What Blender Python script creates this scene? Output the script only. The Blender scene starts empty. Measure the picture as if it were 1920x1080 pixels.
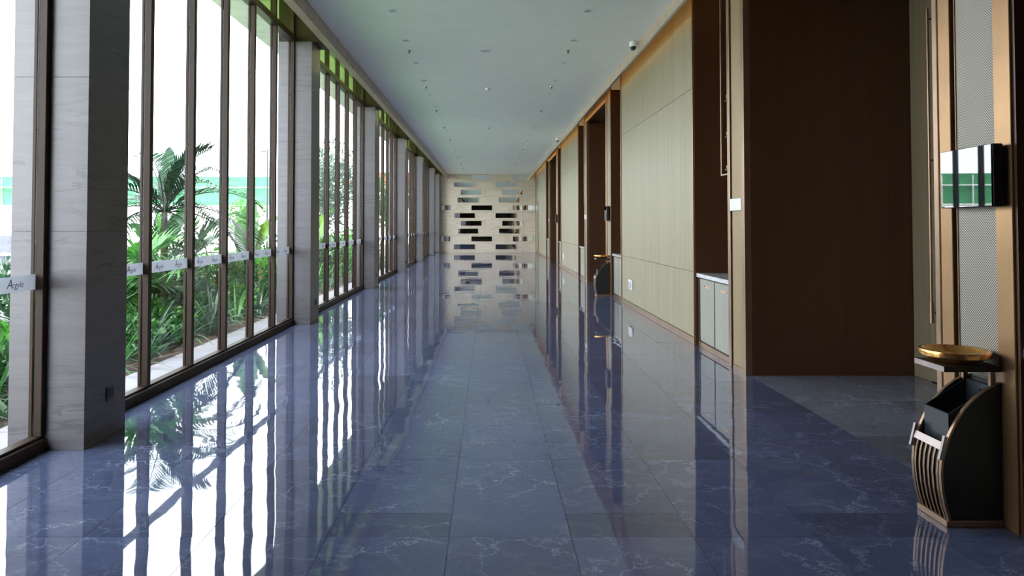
import bpy, math, random
from mathutils import Vector, Matrix

random.seed(7)
R = math.radians
SC = bpy.context.scene
COL = SC.collection

# ------------------------------------------------------------------ camera, world, sun, exposure
F_PX = 1365.0
EYE = 1.56
PITCH = R(1.5)
cam_d = bpy.data.cameras.new('camera')
cam = bpy.data.objects.new('camera', cam_d)
COL.objects.link(cam)
cam.location = (0, 0, EYE)
cam.rotation_euler = (math.pi / 2 + PITCH, 0, 0)
cam_d.sensor_width = 36.0
cam_d.lens = F_PX / 1920 * 36.0
cam_d.shift_x = (960 - 917) / 1920
cam_d.shift_y = (422 - 540 - F_PX * math.tan(PITCH)) / 1920
cam_d.clip_start = 0.05
cam_d.clip_end = 400
SC.camera = cam

world = bpy.data.worlds.new('sky')
SC.world = world
world.use_nodes = True
bg = world.node_tree.nodes['Background']
bg.inputs['Color'].default_value = (0.86, 0.93, 1.0, 1)
bg.inputs['Strength'].default_value = 4.6

sun_d = bpy.data.lights.new('sun', 'SUN')
sun_d.energy = 5.0
sun_d.angle = R(6)
sun_d.color = (1.0, 0.96, 0.88)
sun = bpy.data.objects.new('sun', sun_d)
COL.objects.link(sun)
sun.rotation_euler = (R(38), 0, R(-12))      # high, from behind the camera: lights the garden, never the hall

vs = SC.view_settings
vs.view_transform = 'Standard'
vs.look = 'None'
vs.exposure = 1.22
vs.gamma = 1.0
vs.use_curve_mapping = False
SC.cycles.use_denoising = True
SC.cycles.max_bounces = 14
SC.cycles.diffuse_bounces = 7
SC.cycles.glossy_bounces = 6
SC.cycles.transmission_bounces = 6
SC.cycles.transparent_max_bounces = 32
SC.cycles.sample_clamp_indirect = 8.0
SC.cycles.caustics_reflective = True
SC.cycles.caustics_refractive = False

# ------------------------------------------------------------------ materials
class NT:
    """tiny node helper"""
    def __init__(s, name):
        s.m = bpy.data.materials.new(name)
        s.m.use_nodes = True
        s.t = s.m.node_tree
        s.b = s.t.nodes['Principled BSDF']
        s.o = s.t.nodes['Material Output']
    def n(s, typ, **kw):
        nd = s.t.nodes.new(typ)
        for k, v in kw.items():
            if k in nd.inputs.keys() if not k.startswith('_') else False:
                nd.inputs[k].default_value = v
            else:
                setattr(nd, k.lstrip('_'), v)
        return nd
    def l(s, a, b):
        s.t.links.new(a, b)
    def math(s, op, a, b=None, c=None):
        nd = s.t.nodes.new('ShaderNodeMath'); nd.operation = op
        for i, v in enumerate((a, b, c)):
            if v is None: continue
            if isinstance(v, (int, float)): nd.inputs[i].default_value = v
            else: s.l(v, nd.inputs[i])
        return nd.outputs[0]
    def ramp(s, fac, stops):
        nd = s.t.nodes.new('ShaderNodeValToRGB')
        e = nd.color_ramp.elements
        while len(e) < len(stops): e.new(0.5)
        for el, (p, c) in zip(e, stops):
            el.position = p
            el.color = (*c, 1) if len(c) == 3 else c
        s.l(fac, nd.inputs[0])
        return nd.outputs[0]
    def coords(s, scale=(1, 1, 1), per_object=False):
        tc = s.t.nodes.new('ShaderNodeTexCoord')
        mp = s.t.nodes.new('ShaderNodeMapping')
        mp.inputs['Scale'].default_value = scale
        s.l(tc.outputs['Object'], mp.inputs['Vector'])
        if per_object:
            oi = s.t.nodes.new('ShaderNodeObjectInfo')
            cb = s.t.nodes.new('ShaderNodeCombineXYZ')
            s.l(s.math('MULTIPLY', oi.outputs['Random'], 37.0), cb.inputs[0])
            s.l(s.math('MULTIPLY', oi.outputs['Random'], 91.0), cb.inputs[1])
            s.l(s.math('MULTIPLY', oi.outputs['Random'], 53.0), cb.inputs[2])
            s.l(cb.outputs[0], mp.inputs['Location'])
        return mp.outputs['Vector']
    def noise(s, vec, scale, detail=4, rough=0.55, dist=0.0):
        nd = s.t.nodes.new('ShaderNodeTexNoise')
        nd.inputs['Scale'].default_value = scale
        nd.inputs['Detail'].default_value = detail
        nd.inputs['Roughness'].default_value = rough
        nd.inputs['Distortion'].default_value = dist
        s.l(vec, nd.inputs['Vector'])
        return nd.outputs['Fac']
    def mix(s, fac, a, b, mode='MIX'):
        nd = s.t.nodes.new('ShaderNodeMix'); nd.data_type = 'RGBA'; nd.blend_type = mode
        for sock, v in ((nd.inputs[0], fac), (nd.inputs[6], a), (nd.inputs[7], b)):
            if isinstance(v, (int, float)): sock.default_value = v
            elif isinstance(v, tuple): sock.default_value = (*v, 1)
            else: s.l(v, sock)
        return nd.outputs[2]
    def bump(s, h, strength, dist):
        nd = s.t.nodes.new('ShaderNodeBump')
        nd.inputs['Strength'].default_value = strength
        nd.inputs['Distance'].default_value = dist
        s.l(h, nd.inputs['Height'])
        s.l(nd.outputs[0], s.b.inputs['Normal'])
    def base(s, v):
        if isinstance(v, tuple): s.b.inputs['Base Color'].default_value = (*v, 1)
        else: s.l(v, s.b.inputs['Base Color'])
    def set(s, rough=0.5, metal=0.0, ior=None, spec=None):
        s.b.inputs['Roughness'].default_value = rough
        s.b.inputs['Metallic'].default_value = metal
        if ior: s.b.inputs['IOR'].default_value = ior
        if spec is not None: s.b.inputs['Specular IOR Level'].default_value = spec
        return s.m

def plain(name, col, rough=0.5, metal=0.0, vary=0.12, vscale=3.0, spec=None):
    t = NT(name)
    v = t.noise(t.coords(), vscale, 3)
    d = tuple(c * (1 - vary) for c in col); u = tuple(min(1, c * (1 + vary)) for c in col)
    t.base(t.ramp(v, [(0.3, d), (0.7, u)]))
    return t.set(rough, metal, None, spec)

def marble(name, lo, hi, vein, ior=1.62):
    t = NT(name)
    v = t.coords((1, 1, 1), True)
    cloud = t.noise(v, 1.6, 6, 0.6, 0.4)
    col = t.ramp(cloud, [(0.3, lo), (0.72, hi)])
    streak = t.noise(t.coords((1.2, 7, 1), True), 2.2, 5, 0.65, 1.0)
    col = t.mix(t.math('MULTIPLY', streak, 0.35), col, tuple(c * 1.5 for c in hi))
    wob = t.n('ShaderNodeTexNoise'); wob.inputs['Scale'].default_value = 2.2; wob.inputs['Detail'].default_value = 9; wob.inputs['Roughness'].default_value = 0.68
    t.l(v, wob.inputs['Vector'])
    def crack(sx, sy, scale, amt, width, strength, gate_lo, gate_hi, gs):
        mp = t.n('ShaderNodeMapping'); mp.inputs['Scale'].default_value = (sx, sy, 1); t.l(v, mp.inputs['Vector'])
        ad = t.n('ShaderNodeVectorMath', _operation='MULTIPLY_ADD')
        t.l(wob.outputs['Color'], ad.inputs[0]); ad.inputs[1].default_value = (amt, amt, amt); t.l(mp.outputs[0], ad.inputs[2])
        vo = t.n('ShaderNodeTexVoronoi'); vo.feature = 'DISTANCE_TO_EDGE'; vo.inputs['Scale'].default_value = scale
        t.l(ad.outputs[0], vo.inputs['Vector'])
        f = t.ramp(vo.outputs['Distance'], [(0.0, (1, 1, 1)), (width * 0.35, (0.45, 0.45, 0.45)), (width, (0, 0, 0))])
        g = t.ramp(t.noise(v, gs, 4, 0.6), [(gate_lo, (0, 0, 0)), (gate_hi, (1, 1, 1))])
        return t.math('MULTIPLY', t.math('MULTIPLY', f, g), strength)
    col = t.mix(crack(1, 1.4, 1.9, 0.75, 0.014, 0.60, 0.42, 0.60, 1.3), col, vein)
    col = t.mix(crack(1, 2.2, 3.4, 0.8, 0.014, 0.42, 0.42, 0.62, 2.1), col, vein)
    col = t.mix(crack(1.3, 3.0, 6.5, 0.9, 0.020, 0.22, 0.44, 0.62, 1.7), col, vein)
    haze_ = t.ramp(t.noise(v, 2.3, 7, 0.7, 0.6), [(0.55, (0, 0, 0)), (0.78, (1, 1, 1))])
    col = t.mix(t.math('MULTIPLY', haze_, 0.13), col, vein)
    oi = t.n('ShaderNodeObjectInfo')
    tone = t.math('ADD', t.math('MULTIPLY', oi.outputs['Random'], 0.4), 0.80)
    sc = t.n('ShaderNodeVectorMath', _operation='SCALE')
    t.l(col, sc.inputs[0]); t.l(tone, sc.inputs['Scale'])
    t.base(sc.outputs[0])
    g = t.n('ShaderNodeNewGeometry')
    w = t.noise(g.outputs['Position'], 1.3, 2, 0.5)
    t.bump(w, 0.5, 0.006)
    return t.set(0.022, 0, ior)

M = {}
M['marble'] = marble('blue_grey_marble', (0.042, 0.054, 0.106), (0.068, 0.083, 0.150), (0.36, 0.40, 0.50))
M['marble_dark'] = marble('dark_marble', (0.078, 0.088, 0.116), (0.11, 0.122, 0.155), (0.40, 0.41, 0.45), 1.5)
M['grout'] = plain('dark_grout', (0.02, 0.022, 0.03), 0.6)

def stone(name, lo, hi, vein, rough=0.35):
    t = NT(name)
    v = t.coords((0.9, 0.9, 9), True)
    c = t.ramp(t.noise(v, 1.6, 5, 0.6, 0.6), [(0.3, lo), (0.7, hi)])
    n = t.noise(t.coords((0.5, 0.5, 4.2), True), 1.5, 5, 0.6, 1.4)
    r = t.math('ABSOLUTE', t.math('SUBTRACT', n, 0.5))
    f = t.math('MULTIPLY', t.ramp(r, [(0.0, (1, 1, 1)), (0.03, (0, 0, 0))]), 0.75)
    g = t.ramp(t.noise(t.coords((1, 1, 2), True), 1.2, 2), [(0.45, (0, 0, 0)), (0.65, (1, 1, 1))])
    t.base(t.mix(t.math('MULTIPLY', f, g), c, vein))
    return t.set(rough)
M['stone'] = stone('veined_grey_stone', (0.104, 0.095, 0.102), (0.133, 0.122, 0.131), (0.040, 0.036, 0.040))
M['travertine'] = stone('beige_travertine', (0.68, 0.575, 0.45), (0.78, 0.68, 0.56), (0.38, 0.29, 0.21))

def wood(name, lo, hi, rough=0.42):
    t = NT(name)
    n = t.noise(t.coords((9, 9, 0.12), True), 4.0, 6, 0.72)
    n2 = t.noise(t.coords((3, 3, 0.1), True), 3.0, 2)
    f = t.math('ADD', t.math('MULTIPLY', n, 0.7), t.math('MULTIPLY', n2, 0.3))
    t.base(t.ramp(f, [(0.32, lo), (0.68, hi)]))
    t.bump(n, 0.08, 0.002)
    return t.set(rough)
M['wood'] = wood('pale_straight_grain_veneer', (0.175, 0.147, 0.084), (0.278, 0.243, 0.158))
M['door_wood'] = wood('olive_brown_veneer', (0.12, 0.095, 0.055), (0.18, 0.145, 0.09))
M['brown'] = wood('dark_red_brown_panel', (0.050, 0.019, 0.008), (0.074, 0.029, 0.012), 0.36)
M['cabinet'] = wood('pale_grey_veneer', (0.20, 0.195, 0.165), (0.26, 0.255, 0.215))
M['bronze'] = plain('satin_bronze', (0.27, 0.175, 0.115), 0.36, 0.8)
M['gold'] = plain('satin_gold_bronze', (0.29, 0.17, 0.085), 0.38, 0.8)
M['frame'] = plain('dark_bronze_frame', (0.034, 0.020, 0.013), 0.5, 0.0, spec=0.22)
M['dark_frame'] = plain('black_brown_metal', (0.03, 0.02, 0.015), 0.4, 0.3)
M['beam'] = plain('bronze_grey_fascia', (0.50, 0.39, 0.30), 0.34, 0.3)
M['ceiling'] = plain('white_ceiling_paint', (0.87, 0.90, 0.88), 0.75, 0, 0.02)
M['white'] = plain('white_plastic', (0.72, 0.73, 0.73), 0.4, 0, 0.03)
M['steel'] = plain('brushed_steel', (0.62, 0.63, 0.65), 0.3, 0.9)
M['chrome'] = plain('polished_chrome', (0.75, 0.76, 0.78), 0.12, 1.0)
M['black'] = plain('black_paint', (0.005, 0.0055, 0.006), 0.5)
M['black_steel'] = plain('blue_black_steel', (0.010, 0.014, 0.018), 0.36, 0.1)
M['socket'] = plain('charcoal_plastic', (0.03, 0.034, 0.04), 0.35)
M['counter'] = plain('grey_stone_counter', (0.40, 0.39, 0.40), 0.15, 0, 0.2, 12)
M['peach'] = plain('copper_pull', (0.62, 0.38, 0.27), 0.4, 0.5)
M['copper'] = plain('golden_bronze_bowl', (0.62, 0.32, 0.10), 0.24, 0.9)
M['bin_metal'] = plain('mauve_bronze_metal', (0.34, 0.28, 0.27), 0.42, 0.75)
M['ink'] = plain('plum_ink', (0.035, 0.012, 0.022), 0.6)
M['concrete'] = plain('pale_paving', (0.20, 0.197, 0.225), 0.7)
M['eave'] = plain('grey_eave_panel', (0.66, 0.66, 0.68), 0.6)
M['soil'] = plain('dark_soil', (0.045, 0.032, 0.022), 0.9, 0, 0.4, 8)
M['lawn'] = plain('lawn', (0.10, 0.24, 0.05), 0.8, 0, 0.35, 2)
M['ground'] = plain('pale_sandy_ground', (0.62, 0.60, 0.56), 0.85)
M['net'] = plain('mint_green_netting', (0.030, 0.185, 0.075), 0.7, 0, 0.35, 0.9)
M['hoarding'] = plain('white_hoarding', (0.80, 0.80, 0.80), 0.6)
M['roof_red'] = plain('red_roof', (0.30, 0.07, 0.04), 0.7)
M['granite'] = plain('black_granite', (0.05, 0.055, 0.075), 0.3, 0, 0.3, 5)
M['bark'] = plain('bark', (0.11, 0.08, 0.055), 0.85, 0, 0.4, 10)
M['lamp_metal'] = plain('grey_lamp_post', (0.045, 0.05, 0.058), 0.5, 0.3)

# perforated metal facing: rows of slanting holes finer than can be picked apart
def mesh_metal(name, hi, lo, metal):
    t = NT(name)
    tc = t.n('ShaderNodeTexCoord')
    sp = t.n('ShaderNodeSeparateXYZ'); t.l(tc.outputs['Object'], sp.inputs[0])
    a = t.math('ADD', sp.outputs[1], sp.outputs[2]); b = t.math('SUBTRACT', sp.outputs[1], sp.outputs[2])
    sa = t.math('SINE', t.math('MULTIPLY', a, 2 * math.pi / 0.0150))
    sb = t.math('SINE', t.math('MULTIPLY', b, 2 * math.pi / 0.0150))
    f = t.math('ADD', t.math('MULTIPLY', sa, 0.65), t.math('MULTIPLY', sb, 0.35))
    t.base(t.ramp(t.math('ADD', t.math('MULTIPLY', f, 0.5), 0.5), [(0.38, lo), (0.6, hi)]))
    t.bump(f, 0.3, 0.002)
    return t.set(0.42, metal)
M['mesh'] = mesh_metal('silver_perforated_metal', (0.40, 0.36, 0.30), (0.02, 0.016, 0.012), 0.3)
M['mesh_gold'] = mesh_metal('gold_perforated_metal', (0.36, 0.26, 0.13), (0.12, 0.08, 0.035), 0.3)

def glass(name, tint, f0=0.045, f1=0.75):
    t = NT(name)
    tr = t.n('ShaderNodeBsdfTransparent'); tr.inputs[0].default_value = (*tint, 1)
    gl = t.n('ShaderNodeBsdfGlossy'); gl.inputs['Roughness'].default_value = 0.0
    gl.inputs[0].default_value = (0.95, 0.97, 1, 1)
    lw = t.n('ShaderNodeLayerWeight'); lw.inputs['Blend'].default_value = 0.5
    p = t.math('POWER', lw.outputs['Facing'], 5.0)
    f = t.math('ADD', t.math('MULTIPLY', p, f1), f0)
    mx = t.n('ShaderNodeMixShader')
    t.l(f, mx.inputs[0]); t.l(tr.outputs[0], mx.inputs[1]); t.l(gl.outputs[0], mx.inputs[2])
    t.l(mx.outputs[0], t.o.inputs[0])
    return t.m
M['glass'] = glass('clear_float_glass', (0.985, 0.99, 0.99), 0.022, 0.35)
M['green_glass'] = glass('green_tinted_glass', (0.78, 0.90, 0.56), 0.03, 0.35)

t = NT('mirror_glass'); t.base((0.86, 0.88, 0.88))
M['mirror'] = t.set(0.012, 1.0)
t = NT('display_glass'); t.base((0.006, 0.008, 0.011))
M['screen'] = t.set(0.015, 0, 1.68)

def film():
    t = NT('frosted_film')
    d = t.n('ShaderNodeBsdfDiffuse'); d.inputs[0].default_value = (0.44, 0.45, 0.47, 1)
    tl = t.n('ShaderNodeBsdfTranslucent'); tl.inputs[0].default_value = (0.25, 0.255, 0.27, 1)
    a = t.n('ShaderNodeAddShader')
    t.l(d.outputs[0], a.inputs[0]); t.l(tl.outputs[0], a.inputs[1]); t.l(a.outputs[0], t.o.inputs[0])
    return t.m
M['film'] = film()

def leaf(name, lo, hi, trans=0.35):
    t = NT(name)
    g = t.n('ShaderNodeNewGeometry')
    v = t.noise(g.outputs['Position'], 5.0, 2)
    c = t.ramp(v, [(0.3, lo), (0.7, hi)])
    t.base(c); t.set(0.42)
    tl = t.n('ShaderNodeBsdfTranslucent'); t.l(c, tl.inputs[0])
    mx = t.n('ShaderNodeMixShader'); mx.inputs[0].default_value = trans
    t.l(t.b.outputs[0], mx.inputs[1]); t.l(tl.outputs[0], mx.inputs[2]); t.l(mx.outputs[0], t.o.inputs[0])
    return t.m
M['leaf_dark'] = leaf('dark_leaf', (0.018, 0.052, 0.030), (0.034, 0.10, 0.045))
M['leaf_mid'] = leaf('mid_leaf', (0.020, 0.090, 0.020), (0.045, 0.165, 0.034))
M['leaf_bright'] = leaf('bright_leaf', (0.032, 0.15, 0.016), (0.07, 0.24, 0.034))
M['leaf_grey'] = leaf('grey_green_leaf', (0.05, 0.085, 0.07), (0.08, 0.15, 0.10))
M['leaf_banana'] = leaf('banana_leaf', (0.032, 0.12, 0.028), (0.055, 0.18, 0.045), 0.3)
M['leaf_lime'] = leaf('lime_leaf', (0.075, 0.18, 0.014), (0.12, 0.24, 0.024), 0.3)
M['leaf_frond'] = leaf('blackish_frond', (0.009, 0.022, 0.016), (0.017, 0.040, 0.024), 0.15)
M['flower'] = plain('orange_petals', (0.62, 0.20, 0.05), 0.6)

# ------------------------------------------------------------------ mesh helpers
class MB:
    def __init__(s): s.v = []; s.f = []
    def quad(s, *p):
        n = len(s.v); s.v += [tuple(q) for q in p]; s.f.append(tuple(range(n, n + len(p)))); return s
    def box(s, x0, x1, y0, y1, z0, z1):
        n = len(s.v)
        s.v += [(x0, y0, z0), (x1, y0, z0), (x1, y1, z0), (x0, y1, z0), (x0, y0, z1), (x1, y0, z1), (x1, y1, z1), (x0, y1, z1)]
        s.f += [(n, n + 3, n + 2, n + 1), (n + 4, n + 5, n + 6, n + 7), (n, n + 1, n + 5, n + 4), (n + 1, n + 2, n + 6, n + 5),
                (n + 2, n + 3, n + 7, n + 6), (n + 3, n, n + 4, n + 7)]
        return s
    def cbox(s, x0, x1, y0, y1, z0, z1, b):
        """chamfered box"""
        X, Y, Z = (x0, x1), (y0, y1), (z0, z1)
        n = len(s.v); idx = {}
        for i in (0, 1):
            for j in (0, 1):
                for k in (0, 1):
                    p = (X[i], Y[j], Z[k]); d = (b if i == 0 else -b, b if j == 0 else -b, b if k == 0 else -b)
                    for a in range(3):
                        q = [p[m] + (0 if m == a else d[m]) for m in range(3)]
                        idx[i, j, k, a] = len(s.v); s.v.append(tuple(q))
        def add(c, f):
            s.f.append(tuple(f))
        I = idx
        for a in range(3):
            for side in (0, 1):
                o = [m for m in range(3) if m != a]
                loop = []
                for (p, q) in ((0, 0), (1, 0), (1, 1), (0, 1)):
                    c = [0, 0, 0]; c[a] = side; c[o[0]] = p; c[o[1]] = q
                    loop.append(I[c[0], c[1], c[2], a])
                flip = (side == 0) ^ (a == 1)
                s.f.append(tuple(loop[::-1] if flip else loop))
        for a in range(3):                       # edges along axis a
            o = [m for m in range(3) if m != a]
            for p in (0, 1):
                for q in (0, 1):
                    c0 = [0, 0, 0]; c0[o[0]] = p; c0[o[1]] = q; c1 = list(c0); c1[a] = 1
                    f = (I[(*c0, o[0])], I[(*c1, o[0])], I[(*c1, o[1])], I[(*c0, o[1])])
                    s.f.append(f)
        for i in (0, 1):
            for j in (0, 1):
                for k in (0, 1):
                    s.f.append((I[i, j, k, 0], I[i, j, k, 1], I[i, j, k, 2]))
        s.fix = True
        return s
    def prism(s, poly, axis, a0, a1):
        """poly: 2D outline extruded along axis ('y': poly is (x, z); 'x': (y, z); 'z': (x, y))"""
        n = len(s.v); k = len(poly)
        def P(p, a):
            return {'y': (p[0], a, p[1]), 'x': (a, p[0], p[1]), 'z': (p[0], p[1], a)}[axis]
        s.v += [P(p, a0) for p in poly] + [P(p, a1) for p in poly]
        s.f.append(tuple(range(n, n + k))); s.f.append(tuple(range(n + 2 * k - 1, n + k - 1, -1)))
        for i in range(k):
            j = (i + 1) % k
            s.f.append((n + i, n + k + i, n + k + j, n + j))
        s.fix = True
        return s
    def tube(s, pts, r, seg=8, cap=True):
        pts = [Vector(p) for p in pts]; rs = r if isinstance(r, (list, tuple)) else [r] * len(pts)
        n = len(s.v)
        for i, p in enumerate(pts):
            d = (pts[min(i + 1, len(pts) - 1)] - pts[max(i - 1, 0)]).normalized()
            u = d.cross(Vector((0, 0, 1)) if abs(d.z) < 0.95 else Vector((1, 0, 0))).normalized(); w = d.cross(u)
            for k in range(seg):
                a = 2 * math.pi * k / seg
                s.v.append(tuple(p + (u * math.cos(a) + w * math.sin(a)) * rs[i]))
        for i in range(len(pts) - 1):
            for k in range(seg):
                a, b = n + i * seg + k, n + i * seg + (k + 1) % seg
                s.f.append((a, b, b + seg, a + seg))
        if cap:
            s.f.append(tuple(range(n + seg - 1, n - 1, -1))); m = n + (len(pts) - 1) * seg
            s.f.append(tuple(range(m, m + seg)))
        s.fix = True
        return s
    def lathe(s, prof, c, seg=24):
        n = len(s.v)
        for (r, z) in prof:
            for k in range(seg):
                a = 2 * math.pi * k / seg
                s.v.append((c[0] + r * math.cos(a), c[1] + r * math.sin(a), c[2] + z))
        for i in range(len(prof) - 1):
            for k in range(seg):
                a, b = n + i * seg + k, n + i * seg + (k + 1) % seg
                s.f.append((a, b, b + seg, a + seg))
        s.fix = True
        return s
    def mesh(s, name, mat, off=(0, 0, 0), smooth=False):
        me = bpy.data.meshes.new(name)
        me.from_pydata([(x - off[0], y - off[1], z - off[2]) for x, y, z in s.v], [], s.f)
        if getattr(s, 'fix', False):
            import bmesh
            b = bmesh.new(); b.from_mesh(me)
            bmesh.ops.remove_doubles(b, verts=b.verts, dist=1e-6)
            bmesh.ops.recalc_face_normals(b, faces=b.faces)
            b.to_mesh(me); b.free()
        me.materials.append(mat if not isinstance(mat, str) else M[mat])
        if smooth:
            me.polygons.foreach_set('use_smooth', [True] * len(me.polygons))
            try: me.set_sharp_from_angle(angle=R(40))
            except Exception: pass
        me.update()
        return me

def wloc(o):
    p = Vector((0, 0, 0))
    while o is not None:
        p += o.location; o = o.parent
    return p

def tag(o, label=None, cat=None, group=None, kind=None):
    if label: o['label'] = label
    if cat: o['category'] = cat
    if group: o['group'] = group
    if kind: o['kind'] = kind
    return o

def root(name, loc, label, cat, group=None, kind=None):
    o = bpy.data.objects.new(name, None); COL.objects.link(o); o.location = loc
    o.empty_display_size = 0.1
    return tag(o, label, cat, group, kind)

def obj(name, mb, mat, parent=None, smooth=False, loc=None):
    """mb is in world coordinates; the object's origin is its thing's base"""
    off = wloc(parent) if parent else Vector(loc or (0, 0, 0))
    o = bpy.data.objects.new(name, mb.mesh(name, mat, off, smooth)); COL.objects.link(o)
    if parent: o.parent = parent
    else: o.location = off
    return o

def inst(name, me, parent, loc):
    o = bpy.data.objects.new(name, me); COL.objects.link(o); o.parent = parent
    o.location = Vector(loc) - wloc(parent) if parent else Vector(loc)
    return o

def kids(o): return [c for c in bpy.data.objects if c.parent == o]
KID = {}
def dup(o, d, label=None, parent=None):
    c = o.copy(); COL.objects.link(c)
    c.parent = parent
    if parent is None:
        c.location = o.location + Vector(d)
        if label: c['label'] = label
    for ch in list(o.children): dup(ch, d, None, c)
    return c

NTH = 'first second third fourth fifth sixth seventh eighth ninth tenth eleventh twelfth thirteenth fourteenth fifteenth sixteenth seventeenth eighteenth nineteenth twentieth twenty-first twenty-second twenty-third twenty-fourth twenty-fifth twenty-sixth twenty-seventh twenty-eighth twenty-ninth thirtieth'.split()

def st(name, mb, mat, parent=None, label=None, cat=None):
    o = obj(name, mb, mat, parent)
    if parent is None: tag(o, label, cat, kind='structure')
    return o

# ------------------------------------------------------------------ key dimensions (metres, camera over the origin looking along +Y)
CEIL = 4.466
ROOF = 5.2
YB, YE = -12.0, 41.75              # hall back and end wall
XL, XR = -3.09, 2.672              # glazing line, right wall face
COLX0, COLX1 = -3.34, -2.81
COL_D, BAY, COL0 = 0.57, 6.39, 5.09
PER = 12.24                        # repeat of the right wall

# ------------------------------------------------------------------ floor with its tiles
floor = root('floor', (0, 0, 0), 'polished blue-grey marble floor of the long hall', 'floor', kind='structure')
obj('screed', MB().box(-3.34, 5.0, YB, YE + 0.5, -0.2, -0.006), 'grout', floor)
xj = [-3.09, -2.642, -2.031, -1.42, -0.811, -0.2, 0.411, 1.022, 1.634, 2.245, 2.705]
GAP = 0.0013
tile_mesh = {}
def tile(x0, x1, y0, y1, mat='marble', parent=floor, name='tile', z=0.0):
    w, d = round(x1 - x0, 3), round(y1 - y0, 3)
    key = (w, d, mat)
    if key not in tile_mesh:
        tile_mesh[key] = MB().box(-w / 2 + GAP, w / 2 - GAP, -d / 2 + GAP, d / 2 - GAP, -0.0055, 0.0).mesh('tile', mat)
    o = inst(name, tile_mesh[key], parent, ((x0 + x1) / 2, (y0 + y1) / 2, z))
    a = 0.0007
    o.rotation_euler = (random.uniform(-a, a), random.uniform(-a, a) * 1.5, 0)
    return o
far = MB()
Y_TILE = 18.1
for c in range(len(xj) - 1):
    x0, x1 = xj[c], xj[c + 1]
    k = -13
    while True:
        y0 = 3.684 + 1.203 * k; y1 = y0 + 1.203
        if y0 > YE: break
        cuts = [y0, y1]
        if c not in (5, 9) and (k + c) % 2 == 0: cuts = [y0, y0 + 0.30, y1]
        for a, b in zip(cuts, cuts[1:]):
            a = max(a, YB); b = min(b, YE)
            if b - a < 0.05: continue
            if -0.5 < a < Y_TILE: tile(x0, x1, a, b)
            else: far.box(x0 + GAP, x1 - GAP, a + GAP, b - GAP, -0.0055, 0.0)
        k += 1
tag(obj('distant_tiles', far, 'marble', floor), kind='stuff')

# ------------------------------------------------------------------ ceiling, beams, roof
st('ceiling', MB().box(-2.36, 2.38, YB, YE, CEIL, CEIL + 0.15), 'ceiling', None, 'smooth white ceiling over the hall', 'ceiling')
st('roof', MB().box(-4.5, 5.2, YB - 0.3, YE + 0.6, ROOF, ROOF + 0.35), 'eave', None, 'flat grey roof slab with deep eave outside the windows', 'roof')
bl = MB().prism([(-2.36, CEIL + 0.14), (-2.36, CEIL - 0.2), (-2.475, CEIL - 0.2), (-2.475, ROOF - 0.002), (-2.45, ROOF - 0.002), (-2.45, CEIL + 0.14)], 'y', YB, YE)
st('trim_1', bl, 'beam', None, 'bronze-grey fascia beam hanging along the window side of the ceiling', 'beam')
br = MB().prism([(2.38, CEIL + 0.14), (2.38, CEIL - 0.16), (2.425, CEIL - 0.16), (2.425, CEIL + 0.14)], 'y', YB, YE)
st('trim_2', br, 'beam', None, 'slim bronze-grey fascia along the panelled side of the ceiling', 'beam')
st('trim_highlight', MB().box(2.372, 2.40, YB, YE, CEIL - 0.168, CEIL - 0.1601), 'steel', None, 'thin pale strip drawn as the highlight under the slim ceiling fascia', 'trim')  # pale strip modelled in place of the bright highlight along the fascia edge
st('ceiling_cove', MB().box(2.37, 5.0, YB, YE, 4.86, ROOF - 0.001), 'ceiling', None, 'white cove lid above the panelled wall', 'ceiling')
t = NT('warm_led'); t.b.inputs['Emission Color'].default_value = (1.0, 0.56, 0.16, 1); t.b.inputs['Emission Strength'].default_value = 3.0
M['led'] = t.set(0.5)
cl = root('cove_light', (2.44, 15, 4.50), 'warm light strip hidden behind the slim ceiling fascia', 'light')
obj('diffuser', MB().box(2.427, 2.445, -2, YE - 0.3, 4.47, 4.50), 'led', cl)
obj('channel', MB().box(2.4255, 2.45, -2, YE - 0.3, 4.455, 4.468), 'steel', cl)
eave = root('eave_lining', (-4.0, 10, ROOF), 'grey panelled underside of the eave outside the windows', 'eave', kind='structure')
em = MB().box(-0.54, 0.54, -0.47, 0.47, -0.02, -0.001).mesh('panel', 'eave')
for i in range(52):
    inst('panel', em, eave, (-3.92, -8 + 0.96 * i, ROOF))

# ------------------------------------------------------------------ closing walls
back = st('wall_back', MB().box(-3.34, 5.0, YB - 0.2, YB, 0, ROOF), 'brown', None, 'dark brown wall closing the hall behind the camera', 'wall')
st('wall_sky_block', MB().box(4.62, 5.0, YB, YE + 0.3, 0, 4.86), 'brown', None, 'unseen outer wall behind the door recesses, added to block sky light', 'wall')  # unseen shell wall, put in to keep sky light out
st('wall_light_block', MB().box(-3.30, -2.95, YB, 3.118, 0, ROOF), 'brown', None, 'unseen dark wall beside the camera, added to cut window light', 'wall')  # added out of view to keep window light off the nearest column

# end wall: travertine courses with slim mirrors
we = root('wall_end', (0, YE, 0), 'beige travertine end wall with staggered slim mirrors', 'wall', kind='structure')
obj('backing', MB().box(-3.34, 5.0, YE + 0.03, YE + 0.3, 0, ROOF), 'grout', we)
ROW = 0.4405
slab_cuts = [-3.0, -1.9, -0.2, 1.5, 2.67]
for r in range(11):
    z0 = r * ROW - 0.36; z1 = z0 + ROW
    z0 = max(0, z0)
    z1 = min(z1, CEIL + 0.3) if r < 10 else CEIL + 0.35
    cuts = [-3.0] + [x + (0.45 if r % 2 else 0) for x in slab_cuts[1:-1]] + [2.67]
    for a, b in zip(cuts, cuts[1:]):
        obj('stone_slab', MB().box(a + 0.0025, b - 0.0025, YE, YE + 0.03, z0 + 0.0025, z1 - 0.0025), 'travertine', we)
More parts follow.
